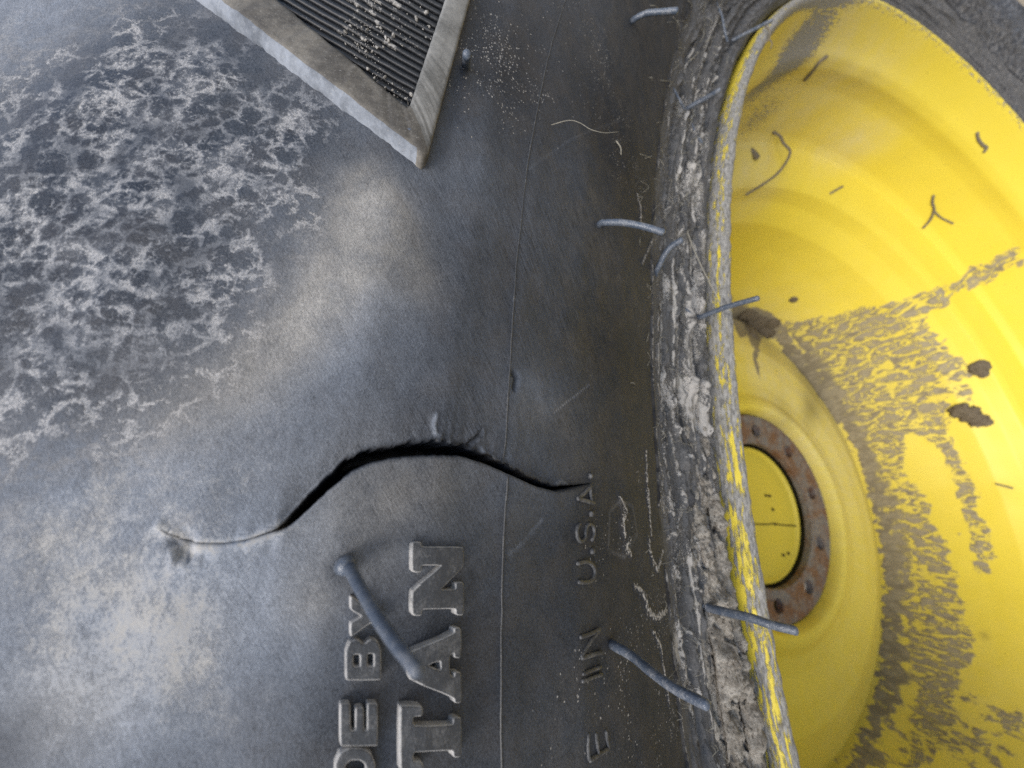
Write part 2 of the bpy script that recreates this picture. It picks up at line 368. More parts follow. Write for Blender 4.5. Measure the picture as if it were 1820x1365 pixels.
# dense columns where the photograph looks closely, sparse round the rest of the ring
vis = sp([(900, 1365), (900, 0), (1300, 1365), (1300, 0), (300, 0), (300, 1365)])
tlo = np.nanmin(vis[:, 0]) - .05; thi = np.nanmax(vis[:, 0]) + .02
cols = [tlo]
while cols[-1] < tlo + 2 * math.pi:
    t = cols[-1]; px_ = CAM; d = np.linalg.norm(TY.pos(np.array(t), np.array(.115)) - CAM)
    inner = 1.0 if tlo <= t <= 1.2 else 6.0
    cols.append(t + max(.00022, d * .0044 * inner) / R0)
cols = np.array(cols[:-1]); 
cols = cols[(cols < TH0 - 1e-4) | (cols > TH0 + 1e-4)]
low = cols[cols < TH0]; up = cols[cols > TH0]
S_vis = np.concatenate([np.arange(0, .034, .0015), np.arange(.034, .10, .00033), np.arange(.10, .215, .00026), .215 + np.cumsum(np.linspace(.0003, .0016, 90))])
S_rest = np.linspace(S_vis[-1] + .004, TY.s[-1], 70); SS = np.concatenate([S_vis, S_rest])
nS = len(SS); Lw = .085
c_ = np.interp(SS, cS, cT); hw = np.interp(SS, cS, cH, left=2e-6, right=2e-6); dep = np.interp(SS, cS, cD, left=0, right=0)
jit = (fbm(SS * 1800, 0 * SS, 4, 5) - .5)
hu = hw * (1 + 1.5 * jit) + np.abs(fbm(SS * 4000, 0 * SS + 3, 3, 6) - .5) * .0012 * np.clip(dep, 0, 1) * sstep(2e-6, .002, hw); hl = hw * (1 + .45 * sstep(.176, .183, SS)) * (1 + .25 * (fbm(SS * 2500, 0 * SS + 9, 3, 8) - .5))
def fall(t): t = np.clip(t, 0, 1); return (1 - t) ** 2 * (1 + 2 * t)
TU = up[None] + (c_ + hu - TH0)[:, None] * fall((up - TH0)[None] / Lw)
TLo = low[None] + (c_ - hl - TH0)[:, None] * fall((TH0 - low)[None] / Lw)
# trench columns between the lips
fr = np.array([-.995, -.98, -.9, -.5, .5, .85, .93, .98]); dp = np.array([-.02, -.35, -1, -1, -1, -.8, -.3, -.04])
TM = c_[:, None] + np.where(fr[None] < 0, -fr[None] * -hl[:, None], fr[None] * hu[:, None])
TH = np.concatenate([TLo, TM, TU], 1); nL = TLo.shape[1]
trench = np.zeros(TH.shape); trench[:, nL:nL + 8] = dp[None] * (dep * .011)[:, None]
SG = np.repeat(SS[:, None], TH.shape[1], 1)
U = TH * R0 * 1000; V = SG * 1000
dmm = np.concatenate([(c_ - hl)[:, None] - TLo, np.zeros_like(TM), TU - (c_ + hu)[:, None]], 1) * R0 * 1000   # distance from the lip, mm
side = np.concatenate([-np.ones_like(TLo), np.zeros_like(TM), np.ones_like(TU)], 1)
near = dmm < 25
dsm = np.interp(SS, cS, np.convolve(np.pad(cD, 1, 'edge'), [.25, .5, .25], 'valid'), left=0, right=0)[:, None]
disp = np.where(side < 0, .0007 * np.exp(-dmm / 3.5), np.where(side > 0, -.0009 * np.exp(-dmm / 3.0), 0)) * dsm     # lower lip stands proud, upper lip sags
disp += np.where(side >= 0, -.00018 * np.exp(-dmm / .5) * dsm * fbm(U * 3, V * 3, 3, 2), 0)
box = (U > U[0, 0]) & (TH < .9) & (SG < .25)
disp += trench
# slow waviness of old rubber and fine unevenness
disp += (fbm(U * .06, V * .06, 3, 11) - .5) * .0012 + (fbm(U * .5, V * .5, 4, 12) - .5) * .00012
# bead ridges: crumbling caked edge
bead = sstep(93, 82, V) * sstep(38, 46, V)
disp += bead * ((fbm(U * .35, V * .7, 5, 21) - .5) * .0010 + np.maximum(fbm(U * .10, V * .45, 4, 23) - .56, 0) * .009)
wobV = (fbm(U * .10, V * 0, 3, 24) - .5) * 1.6
RIDGES = ((93.5, .55, .0006), (86, .5, .0004), (78, .6, .0005), (70.5, .5, .0006), (64, .5, .0006), (58.5, .45, .0007), (54, .45, .0006))
ridge = sum(a_ / .0006 * np.exp(-((V - v_ + wobV) / w_) ** 2) for v_, w_, a_ in RIDGES) * sstep(.30, .5, fbm(U * .05, V * .1, 3, 25))
disp += .0006 * ridge
far = sstep(.35, .6, TH); disp += far * sstep(60, 90, V) * (fbm(U * .05, V * .05, 4, 31) - .5) * .02

def at_mm(pxs): return pmm(pxs)
MASK = {k: np.zeros(TH.shape) for k in ('dust', 'mottle', 'speck', 'crust', 'streak', 'clean', 'sky', 'chalk', 'tan')}
MASK['sky'] = sstep(120, 165, V)      # specular kept low on the lower band, damping the wheel's yellow bounce
def blob(key, px, rad, amt, mode='add', el=None):
    """soft patch centred where the photograph shows it; rad in photo pixels there"""
    c = pmm([px])[0]; e = pmm([(px[0] + rad, px[1]), (px[0], px[1] + rad), (px[0] - rad * .98, px[1]), (px[0], px[1] - rad * .98)])
    a = np.nanmean([abs(e[1, 0] - c[0]), abs(e[3, 0] - c[0])]); b = np.nanmean([abs(e[0, 1] - c[1]), abs(e[2, 1] - c[1])])
    if el: a *= el[0]; b *= el[1]
    g_ = np.exp(-(((U - c[0]) / a) ** 2 + ((V - c[1]) / b) ** 2))
    if mode == 'add': MASK[key] += amt * g_
    else: MASK[key] = MASK[key] * (1 - amt * g_)
for p, r, a in [((655, 330), 55, .5), ((645, 390), 70, .5), ((620, 460), 75, .45), ((575, 530), 70, .4), ((520, 590), 70, .35), ((460, 640), 75, .3), ((390, 690), 80, .28), ((300, 740), 90, .25), ((720, 440), 60, .35), ((750, 500), 50, .3), ((700, 380), 50, .3), ((560, 1060), 60, .3), ((330, 1130), 90, .22), ((130, 1240), 130, .3), ((660, 900), 110, .35), ((780, 860), 70, .3)]:
    blob('tan', p, r, a * 2)
MASK['tan'] = np.clip(MASK['tan'], 0, 1)
# base levels change with the profile: film of dust over the bulge, bare rubber below it, crust by the bead
blob('dust', (230, 1130), 260, .30); blob('dust', (120, 880), 220, .26); blob('dust', (400, 800), 150, .16); blob('dust', (430, 1020), 150, .12)  # lower-left film thickened to paint in the bright sky sheen
MASK['dust'] += .10 + .09 * sstep(118, 150, V) + .30 * sstep(166, 198, V)
for p, r, a in [((650, 350), 60, .30), ((650, 400), 90, .30), ((600, 500), 100, .25), ((540, 570), 90, .25), ((640, 620), 150, .12), ((460, 620), 120, .22), ((560, 1080), 110, .18), ((350, 1120), 160, .2), ((150, 880), 150, .12), ((950, 700), 50, .22),
                ((820, 320), 90, .12), ((700, 520), 80, .12), ((180, 1200), 170, .25), ((60, 60), 160, .3), ((700, 900), 140, .15), ((930, 850), 90, .08), ((560, 930), 60, .18)]:
    blob('dust', p, r, a)
for p, r, a in [((900, 120), 110, .8), ((1090, 250), 110, .6), ((1070, 600), 90, .5), ((860, 1240), 120, .35), ((980, 1100), 120, .3), ((700, 250), 50, .5), ((640, 1280), 70, .55), ((760, 1150), 90, .55), ((250, 330), 230, .8), ((360, 120), 180, .7), ((60, 480), 230, .85), ((330, 520), 170, .65), ((520, 230), 120, .75), ((120, 200), 200, .7), ((150, 650), 150, .6), ((0, 1340), 90, .6),
                ((780, 760), 60, .5), ((1040, 950), 80, .5), ((600, 1010), 25, .6)]:  # dust thinned just above the split paints the shade of the dip there
    blob('dust', p, r, a, 'mul')
for p, r, a in [((250, 330), 260, 1.2), ((20, 420), 300, 1.1), ((100, 180), 220, .8), ((380, 480), 180, 1.0), ((480, 330), 130, .9), ((560, 250), 100, .5), ((150, 650), 170, .8), ((330, 650), 130, .6), ((300, 130), 170, .45), ((100, 800), 120, .4), ((320, 960), 45, .5), ((30, 900), 110, .3)]:
    blob('mottle', p, r, a)
MASK['mottle'] = np.clip(MASK['mottle'], 0, 1) * (.75 + .5 * fbm(U * .09, V * .09, 3, 57))
for p, r, a in [((900, 60), 90, .75), ((860, 150), 90, .75), ((950, 180), 60, .45), ((1060, 100), 90, .6), ((1130, 330), 60, .6), ((1100, 950), 45, .7), ((1150, 1100), 60, .7), ((1180, 1280), 90, .7), ((1060, 1250), 110, .45), ((790, 1060), 70, .35), ((1040, 1000), 50, .35), ((1135, 850), 30, .5)]:
    blob('speck', p, r, a)
MASK['speck'] += .32 * sstep(112, 92, V) + .03 + (fbm(U * .08, V * .05, 4, 56) - .5) * .5 * sstep(150, 120, V)
for p, r, a in [((950, 440), 170, .9), ((1080, 420), 120, .7), ((760, 900), 150, .6), ((1010, 740), 110, .5), ((850, 730), 80, .6), ((560, 560), 130, .5), ((300, 1000), 200, .4)]:
    blob('streak', p, r, a)
MASK['streak'] += .15
MASK['crust'] += sstep(96, 82, V + (fbm(U * .12, V * .2, 3, 52) - .5) * 22) * (.24 + .10 * sstep(72, 55, V)) + .14 * sstep(114, 98, V)
MASK['dust'] += .20 * sstep(97, 90, V); MASK['crust'] += .13 * sstep(97, 90, V)
MASK['crust'] += ridge * .55 * sstep(.35, .55, fbm(U * .3, V * .2, 4, 55))
MASK['crust'] += (fbm(U * .06, V * .12, 3, 51) - .5) * .7 * sstep(96, 86, V)
for p, r, a in [((1130, 380), 30, .18), ((1150, 440), 30, .15), ((1190, 700), 30, .12), ((1230, 700), 40, .25), ((1105, 920), 30, .25), ((1160, 1040), 36, .34), ((1190, 1180), 40, .3), ((1170, 900), 30, .22)]:
    blob('crust', p, r, a)
fr_ = sstep(.35, .6, TH); MASK['crust'] *= 1 - .45 * fr_; MASK['mottle'] = np.clip(MASK['mottle'] + fr_ * .5, 0, 1); MASK['dust'] *= 1 - .3 * fr_
for v0, w0, a0_ in ((94, 1.2, .8), (80.5, .8, .6), (66, .7, .7), (58, .7, .75), (51.5, .6, .7)):
    MASK['clean'] = np.maximum(MASK['clean'], a0_ * np.exp(-((V - v0 + (fbm(U * .15, V * 0, 3, 54) - .5) * 3) / w0) ** 2) * sstep(.38, .55, fbm(U * .25, V * .1, 3, 53)))
rec = pmm([(722, 216), (470, 4), (390, -62), (815, -62), (797, 0)]); MASK['clean'] = np.maximum(MASK['clean'], .85 * sstep(-.3, .3, sdf(U, V, rec)))
# clean dark rubber inside the split
MASK['clean'] = np.where(side == 0, np.maximum(MASK['clean'], np.clip(dsm, 0, 1)), MASK['clean'])
MASK['clean'] += np.where(side > 0, .75 * np.exp(-dmm / .35) * np.clip(dsm * 1.3, 0, 1) * sstep(.35, .7, fbm(U * 2, V * 2, 3, 44)), 0)

def groove(pts, w, depth, rim=0.0, clean=0.0, crustv=0.0, dustv=0.0):
    global disp
    q = pmm(pts); k = 3 * w + .5
    bb = (U > q[:, 0].min() - k) & (U < q[:, 0].max() + k) & (V > q[:, 1].min() - k) & (V < q[:, 1].max() + k)
    d = dist_poly(U[bb] + (fbm(U[bb] * 2, V[bb] * 2, 3, 3) - .5) * w * 1.2, V[bb], q)
    disp[bb] += -depth * np.exp(-(d / w) ** 2) + rim * np.exp(-((d - 1.6 * w) / (.7 * w)) ** 2)
    MASK['clean'][bb] += clean * np.exp(-(d / w) ** 2)
    MASK['crust'][bb] += crustv * np.exp(-(d / w) ** 2)
    MASK['dust'][bb] += dustv * np.exp(-(d / w) ** 2)
groove([(776, 738), (772, 755), (777, 772), (788, 786)], .35, -.00035, dustv=.7)
groove([(790, 784), (815, 798), (835, 790), (856, 770)], .35, .0006, .0003, clean=.8)
groove([(860, 800), (885, 818), (905, 828)], .3, -.00035, dustv=.6)
groove([(990, 862), (1000, 855), (1010, 862)], .3, -.0003, dustv=.4)
groove([(500, 938), (450, 962), (400, 970), (350, 968), (325, 975)], .8, -.0004, dustv=.6)      # torn lip left of the split
groove([(280, 935), (310, 950), (322, 962)], .40, -.0005, dustv=.25)
groove([(312, 962), (330, 965)], .7, .0010, clean=.5); groove([(318, 985), (335, 988)], .6, .0008, clean=.45)
groove([(305, 975), (310, 1000), (330, 1008), (348, 995)], .4, -.0003, dustv=.15)
for p in [[(1080, 975), (1082, 910), (1100, 890), (1122, 900), (1130, 950), (1110, 990), (1085, 980)]]: groove(p, .35, -.00005, dustv=.15, crustv=.1)
groove([(985, 733), (1010, 712), (1047, 684)], .10, .0001, dustv=.55)
groove([(905, 985), (930, 965), (962, 925)], .25, .0001, dustv=.25)
groove([(912, 665), (918, 672), (914, 690)], .5, .0007, clean=.8)
for p in [[(940, 300), (1010, 250), (1100, 215)]]: groove(p, .15, .00005, dustv=.15)
def chalk(pts, w=.42, amt=.62, h=.00035):
    w = w * 1.25
    q = pmm(pts); 
    if np.isnan(q).any(): return
    k = 3 * w + .6; bb = (U > q[:, 0].min() - k) & (U < q[:, 0].max() + k) & (V > q[:, 1].min() - k) & (V < q[:, 1].max() + k)
    nz_ = fbm(U[bb] * 1.1, V[bb] * 1.1, 4, 91); d = dist_poly(U[bb] + (nz_ - .5) * 2.2 * w, V[bb] + (fbm(U[bb] * .9, V[bb] * 1.2, 4, 92) - .5) * 2.2 * w, q)
    e_ = np.exp(-(d / (w * (.5 + nz_))) ** 2); MASK['chalk'][bb] = np.maximum(MASK['chalk'][bb], amt * e_); disp[bb] += h * e_
for pl, w_ in (([(1185, 700), (1200, 765), (1212, 800), (1225, 832)], .8), ([(1174, 655), (1180, 700), (1178, 740)], .6), ([(1190, 770), (1196, 800), (1205, 850), (1214, 900)], .8), ([(1208, 900), (1197, 960), (1191, 1010), (1199, 1065), (1205, 1110), (1201, 1160), (1216, 1200), (1236, 1226)], .9),
               ([(1130, 1040), (1146, 1060), (1150, 1085), (1166, 1096), (1184, 1086)], .8), ([(1150, 958), (1155, 990), (1166, 1012), (1176, 980)], .7), ([(1146, 800), (1149, 850), (1155, 900), (1156, 950)], .7), ([(1232, 1018), (1225, 1040), (1240, 1056)], .8), ([(1194, 545), (1200, 600), (1205, 660)], .7),
               ([(1205, 440), (1215, 500), (1226, 540)], .8), ([(1230, 360), (1236, 440), (1233, 500)], .7), ([(1226, 560), (1235, 600), (1240, 640)], .9), ([(1225, 100), (1235, 60), (1252, 20)], .9), ([(1282, 16), (1262, 60), (1246, 110), (1236, 160)], .9), ([(1216, 230), (1206, 300), (1203, 360)], .9),
               ([(1133, 345), (1140, 370), (1138, 392)], .8), ([(1160, 425), (1150, 450), (1140, 470)], .5), ([(1100, 885), (1110, 905), (1104, 925), (1108, 950)], .7), ([(1118, 960), (1112, 975), (1120, 985)], .8), ([(1225, 690), (1238, 735), (1240, 790), (1248, 840), (1244, 900), (1252, 950)], 1.3), ([(1212, 1115), (1240, 1140), (1232, 1180)], .6),
               ([(1168, 800), (1176, 850), (1170, 900)], .5), ([(1182, 905), (1192, 930), (1182, 960)], .6), ([(1160, 1120), (1175, 1150), (1182, 1200), (1190, 1250)], .5), ([(1190, 330), (1178, 400), (1180, 440)], .5), ([(1214, 640), (1219, 690), (1212, 730)], .8), ([(1244, 250), (1240, 310), (1242, 350)], .8)):
    chalk(pl, w_)
P = TY.pos(TH, SG, disp)
MASK['speck'] *= .15 + 1.5 * fbm(U * .16, V * .16, 4, 58) ** 1.5
M_list = {k: np.clip(v, 0, 1.4) for k, v in MASK.items()}
tyre = empty('tractor_tyre', 'dusty black tractor tyre with a split sidewall, raised lettering and rubber hairs', 'tyre')
me = grid_mesh('sidewall', P, wrap=True, uv=np.stack([U, V], -1), attrs=M_list)
link('sidewall', me, M_TYRE, tyre)
del P

# mould seam: a hair-thin raised line round the sidewall, broken by the split
seam_px = [(1005, 0), (972, 110), (950, 210), (935, 310), (924, 400), (913, 550), (905, 700), (898, 800), (893, 900), (890, 1000), (889, 1100), (890, 1230), (893, 1365)]
q = sp(seam_px); zz = np.polyfit(q[:, 0], q[:, 1], 3)
def warped(th, s):
    """surface height at (theta, s) taken from the finished sidewall grid"""
    i = np.clip(np.searchsorted(SS, s), 0, nS - 1); j = np.clip(np.searchsorted(TH[i], th), 0, TH.shape[1] - 1); return disp[i, j]
def seam(lo, hi):
    th = np.linspace(lo, hi, max(3, int((hi - lo) * R0 / .0005))); s = np.polyval(zz, th) + (fbm(th * 300, th * 0, 3, 9) - .5) * .0002
    h = np.array([warped(a, b) for a, b in zip(th, s)])
    w = .00017 * (1 + .4 * (fbm(th * 800, th * 0 + 4, 3, 7) - .5))
    rows = [TY.pos(th, s + k * w, h + z) for k, z in ((-1.6, -.0002), (-.7, .00014), (0, .00019), (.5, .00012), (.8, -.0002))]
    return grid_mesh('mould_seam', np.stack(rows))
cth = np.interp(np.polyval(zz, TH0), cS, cT); chw = np.interp(np.polyval(zz, TH0), cS, cH)
for lo, hi in ((q[:, 0].min() - .03, cth - chw - .0003), (cth + chw + .0005, q[:, 0].max() + .05)):
    link('mould_seam', seam(lo, hi), M_SEAM, tyre)

# ------------------------------------------------------------------ raised lettering
def chaikin(p, it=2, k=.22):
    p = [np.array(a, float) for a in p]
    for _ in range(it):
        n = []
        for i in range(len(p)):
            a = p[i]; b = p[(i + 1) % len(p)]; L = np.linalg.norm(b - a); kk = min(k, .035 / max(L, 1e-6)) if _ == 0 else .25
            n += [a + (b - a) * kk, b - (b - a) * kk]
        p = n
    return p
SER = {
 'N': [[(0, 0), (.44, 0), (.44, .17), (.34, .17), (.34, .50), (.66, 0), (.93, 0), (.93, .82), (1, .82), (1, 1), (.58, 1), (.58, .82), (.68, .82), (.68, .45), (.33, 1), (0, 1), (0, .82), (.09, .82), (.09, .17), (0, .17)]],
 'A': [[(0, 0), (.40, 0), (.40, .15), (.33, .15), (.36, .25), (.63, .25), (.66, .15), (.59, .15), (.59, 0), (1, 0), (1, .15), (.93, .15), (.68, 1), (.31, 1), (.06, .15), (0, .15)], [(.42, .43), (.57, .43), (.50, .70)]],
 'T': [[(.20, 0), (.80, 0), (.80, .15), (.69, .15), (.69, .80), (.84, .80), (.84, .66), (1, .66), (1, 1), (0, 1), (0, .66), (.16, .66), (.16, .80), (.31, .80), (.31, .15), (.20, .15)]],
 'B': [[(0, 0), (.72, 0), (.95, .10), (1, .30), (.86, .50), (1, .70), (.93, .90), (.70, 1), (0, 1)], [(.32, .20), (.64, .20), (.64, .40), (.32, .40)], [(.32, .60), (.62, .60), (.62, .80), (.32, .80)]],
 'Y': [[(.33, 0), (.67, 0), (.67, .40), (1, 1), (.66, 1), (.5, .64), (.34, 1), (0, 1), (.33, .40)]],
 'E': [[(0, 0), (1, 0), (1, .28), (.36, .28), (.36, .38), (.9, .38), (.9, .60), (.36, .60), (.36, .74), (1, .74), (1, 1), (0, 1)]],
 'D': [[(0, 0), (.60, 0), (.88, .12), (1, .34), (1, .66), (.88, .88), (.60, 1), (0, 1)], [(.30, .24), (.58, .24), (.70, .38), (.70, .62), (.58, .76), (.30, .76)]],
}
def raised_letter(ch, x0, x1, y0, y1, h=.0011, rot=0.0):
    """x0..x1: cap top .. baseline in the photo, y0..y1: end .. start of the letter"""
    c = sp([(x1, y1), (x1, y0), (x0, y1), (x0, y0)])
    cu_ = bpy.data.curves.new('l', 'CURVE'); cu_.dimensions = '2D'; cu_.fill_mode = 'BOTH'
    wA = (c[1, 0] - c[0, 0]) * R0; hA = c[2, 1] - c[0, 1]
    bev = .00022
    for loop in SER[ch]:
        pts = chaikin(loop); s_ = cu_.splines.new('POLY'); s_.points.add(len(pts) - 1); s_.use_cyclic_u = True
        for i, p in enumerate(pts): s_.points[i].co = (p[0] * wA, p[1] * hA, 0, 1)
    cu_.extrude = h * .75; cu_.bevel_depth = bev; cu_.bevel_resolution = 2; cu_.offset = -bev * .8
    o = bpy.data.objects.new('l', cu_); sc.collection.objects.link(o); bpy.context.view_layer.update()
    mev = bpy.data.meshes.new_from_object(o.evaluated_get(bpy.context.evaluated_depsgraph_get()))
    bpy.data.objects.remove(o)
    n = len(mev.vertices); co = np.zeros(n * 3); mev.vertices.foreach_get('co', co); co = co.reshape(-1, 3)
    a = co[:, 0] / wA; b = co[:, 1] / hA
    th = (c[0, 0] * (1 - a) + c[1, 0] * a) * (1 - b) + (c[2, 0] * (1 - a) + c[3, 0] * a) * b
    s = (c[0, 1] * (1 - a) + c[1, 1] * a) * (1 - b) + (c[2, 1] * (1 - a) + c[3, 1] * a) * b
    base = np.array([warped(t_, s__) for t_, s__ in zip(th[:1], s[:1])])[0]
    mev.vertices.foreach_set('co', TY.pos(th, s, base + co[:, 2] + h * .1).reshape(-1)); mev.update()
    for p in mev.polygons: p.use_smooth = False
    mev.name = 'raised_letter'
    nrm = TY.normal(th[:1], s[:1])[0]
    lo_ = link('raised_letter', mev, [M_LET, M_WORN], tyre, smooth=False)
    for p in mev.polygons: p.material_index = 0 if np.dot(p.normal, nrm) > .93 else 1
    return lo_
for a in (('N', 727, 817, 962, 1090), ('A', 722, 812, 1112, 1243), ('T', 706, 812, 1246, 1362)): raised_letter(*a, h=.0011)
for a in (('Y', 621, 676, 1056, 1128), ('B', 613, 674, 1131, 1203), ('E', 603, 668, 1244, 1318), ('D', 594, 664, 1322, 1392)): raised_letter(*a, h=.0010)
def stroke_letter(strokes, r_px=3.2, name='raised_letter', closed=False):
    ms = []; r_px = r_px * 1.3
    for st in strokes:
        c = sp(st); rr = r_px / F * c[0, 2]
        P3 = TY.pos(c[:, 0], c[:, 1], rr * .25 + warped(c[0, 0], c[0, 1])); ms.append(tube_mesh('x', P3, rr, 8, 4))
    return link(name, join_meshes('raised_letter', ms), M_FINE, tyre)
stroke_letter([[(1045, 846), (1047, 846)]], 4.5, 'raised_dot')
stroke_letter([[(1045, 864), (1034, 876), (1021, 886)], [(1021, 886), (1036, 890), (1050, 894)], [(1044, 866), (1045, 880), (1046, 892)]], 3)
stroke_letter([[(1046, 913), (1048, 913)]], 4.5, 'raised_dot')
stroke_letter([[(1027, 931), (1022, 942), (1024, 956), (1030, 962), (1037, 955), (1038, 942), (1043, 932), (1051, 935), (1053, 948), (1049, 960)]], 3)
stroke_letter([[(1048, 979), (1050, 979)]], 4.5, 'raised_dot')
stroke_letter([[(1024, 1001), (1040, 998), (1052, 1005), (1055, 1018), (1051, 1029), (1042, 1034), (1026, 1034)]], 3.2)
stroke_letter([[(1028, 1131), (1045, 1126), (1062, 1118)], [(1062, 1120), (1046, 1140), (1030, 1166)], [(1030, 1168), (1048, 1163), (1066, 1158)]], 3)
stroke_letter([[(1032, 1196), (1048, 1190), (1064, 1184)], [(1031, 1209), (1048, 1203), (1066, 1197)]], 2.6)
stroke_letter([[(1046, 1350), (1062, 1340), (1080, 1328)], [(1044, 1348), (1042, 1325), (1043, 1303)], [(1061, 1338), (1058, 1318), (1056, 1302)], [(1079, 1328), (1076, 1312), (1074, 1298)]], 3)

# ------------------------------------------------------------------ ribbed triangular lug
def on(pxs, h=0.0):
    c = sp(pxs); return c
oA = np.array([(745, 287), (375, 3)]); oB = np.array([(755, 280), (832, 0)])
iA = np.array([(722, 212), (475, 5)]); iB = np.array([(727, 207), (795, 0)])
def ext(a, k): return a[0] + (a[1] - a[0]) * k
HT = .0021
def bar(outer, inner, n, name, wall, dep_in=.0018):
    to = np.linspace(0, 1, n)[:, None]
    o = sp(outer[0] + (outer[1] - outer[0]) * to); i_ = sp(inner[0] + (inner[1] - inner[0]) * to)
    jit_ = (fbm(to[:, 0] * 40, to[:, 0] * 0, 4, 17) - .5)
    rows = []
    for k, h in ((-wall, -.0012), (-wall * .75, HT * .35), (-wall * .22, HT * .88), (.05, HT), (.5, HT * 1.02), (.93, HT), (1.0, HT * .88), (1.04, -.0012)):
        th = o[:, 0] * (1 - k) + i_[:, 0] * k; s = o[:, 1] * (1 - k) + i_[:, 1] * k
        if 0 < k < 1: th = th + 0
        rows.append(TY.pos(th + jit_ * .0003 * (k < 0), s, h + jit_ * .0003))
    return np.stack(rows)
kx = 1.28
nb = 150; tl = np.linspace(1, 0, nb)[:, None]; tr = np.linspace(0, 1, nb)[:, None]
oL = np.array([(744, 287), (375, 3)]) ; oR = np.array([(754, 285), (832, 0)])
out_ = np.concatenate([oL[0] + (oL[1] - oL[0]) * tl * 1.28, oR[0] + (oR[1] - oR[0]) * tr * 1.25])
in_ = np.concatenate([iA[0] + (iA[1] - iA[0]) * tl * 1.28, iB[0] + (iB[1] - iB[0]) * tr * 1.25])
oc = sp(out_); ic = sp(in_); kk_ = np.arange(len(oc)); jt = fbm(kk_ * .25, kk_ * 0, 4, 17) - .5; jt2 = fbm(kk_ * .31, kk_ * 0 + 5, 4, 19) - .5
wall = np.where(kk_ < nb, .20, .10) * (1 + .5 * jt); rows = []
for k, h in ((-1.0, -.0012), (-.85, HT * .25), (-.35, HT * .78), (-.05, HT * .97), (.12, HT), (.5, HT * 1.03), (.9, HT), (1.0, HT * .92), (1.05, HT * .5), (1.07, -.0012)):
    kk = np.where(k < 0, k * wall, k) + jt2 * (.05 if k < 0 else .035 if k > .8 else 0)
    rows.append(TY.pos(oc[:, 0] * (1 - kk) + ic[:, 0] * kk, oc[:, 1] * (1 - kk) + ic[:, 1] * kk, h + jt * .00025))
def lug_mat(name, c1, c2, rough):
    g = G(name); v = g.map(g.obj(), (1000,) * 3); a = g.noise(v, .10, 5, .6); b = g.noise(v, 3.2, 5, .8); c = g.noise(v, .7, 5, .7)
    ge = g.t.nodes.new('ShaderNodeNewGeometry'); e = g.mul(g.ss(ge.outputs['Pointiness'], .505, .56), g.ss(b, .3, .6, .4, 1))
    col = g.mix(g.ss(g.add(g.mul(a, .7), g.mul(c, .3)), .36, .60), c1, c2); col = g.mix(g.ss(b, .56, .74), col, (.33, .32, .30)); col = g.mix(e, col, (.40, .41, .42))
    return g.out(col, rough, g.bump(b, .00010, .6))
lm_ = grid_mesh('lug_border', np.stack(rows)); ncol = len(oc) - 1
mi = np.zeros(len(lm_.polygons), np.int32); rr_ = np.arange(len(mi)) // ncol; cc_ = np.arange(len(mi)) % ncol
mi[(rr_ < 3) & (cc_ < nb - 4)] = 1; mi[(rr_ >= 3) & (cc_ >= nb)] = 2  # left outer wall painted pale blue-grey: sky light put into the colour
lug = link('lug_border', lm_, [lug_mat('lug_top_rubber', (.060, .054, .046), (.17, .155, .13), .7), lug_mat('lug_skylit_edge', (.09, .10, .115), (.24, .26, .29), .8), lug_mat('lug_dusty_side', (.10, .098, .09), (.22, .215, .20), .75)], tyre)
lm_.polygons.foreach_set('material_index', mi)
# ribs in the recess
rdir = np.array([1, .575]); rdir /= np.linalg.norm(rdir)
a0, a1 = np.array((722., 212)), np.array((475., 5)); b0, b1 = np.array((724., 212)), np.array((795., 0))
k = 0; nrib = 0
while True:
    d_ = 12 + k * 11.6; B_ = b0 + (b1 - b0) / np.linalg.norm(b1 - b0) * d_; k += 1
    M_ = np.array([rdir, (a1 - a0)]).T; sol = np.linalg.solve(M_, B_ - a0); A_ = a0 + (a1 - a0) * sol[1]
    if B_[1] < -60 or k > 60: break
    if A_[1] < -62: A_ = B_ + rdir * ((-62 - B_[1]) / rdir[1])
    if np.linalg.norm(B_ - A_) < 12: break
    n_ = max(4, int(np.linalg.norm(B_ - A_) / 14)); tt = np.linspace(0, 1, n_)[:, None]
    c = sp(A_ + (B_ - A_) * tt); 
    if np.isnan(c).any(): continue
    rr = 3.9 / F * c[:, 2]
    P3 = TY.pos(c[:, 0], c[:, 1], .0006 + rr * .4 + (rng.random(n_) - .5) * .00008)
    link('rib', tube_mesh('rib', P3, rr, 8, 2, rough=.06), M_RIB, lug); nrib += 1
# mud caked between the ribs
def crumbs(name, pxs, n, rad, size, mat, surf, h0, parent=None, **props):
    b = bmesh.new()
    for (x, y), w in pxs:
        for _ in range(int(n * w)):
            a = random.gauss(0, rad * .5) ; bb_ = random.gauss(0, rad * .5); c = surf.cast([(x + a, y + bb_)])[0]
            if np.isnan(c[0]): continue
            p = surf.pos(np.array(c[0]), np.array(c[1]), h0); r = size * (random.uniform(.35, .8) if random.random() < .8 else random.uniform(1, 2.4))
            mt = Matrix.Translation(Vector(p)) @ Matrix.Rotation(random.random() * 6, 4, Vector((random.random(), random.random(), .3)).normalized()) @ Matrix.Diagonal((1, random.uniform(.6, 1.4), random.uniform(.35, .8), 1))
            v0 = len(b.verts); res_ = bmesh.ops.create_icosphere(b, subdivisions=1, radius=r, matrix=mt)
            for v in res_['verts']: v.co += Vector((random.gauss(0, 1), random.gauss(0, 1), random.gauss(0, 1))) * r * .13
    return link(name, b, mat, parent, **props)
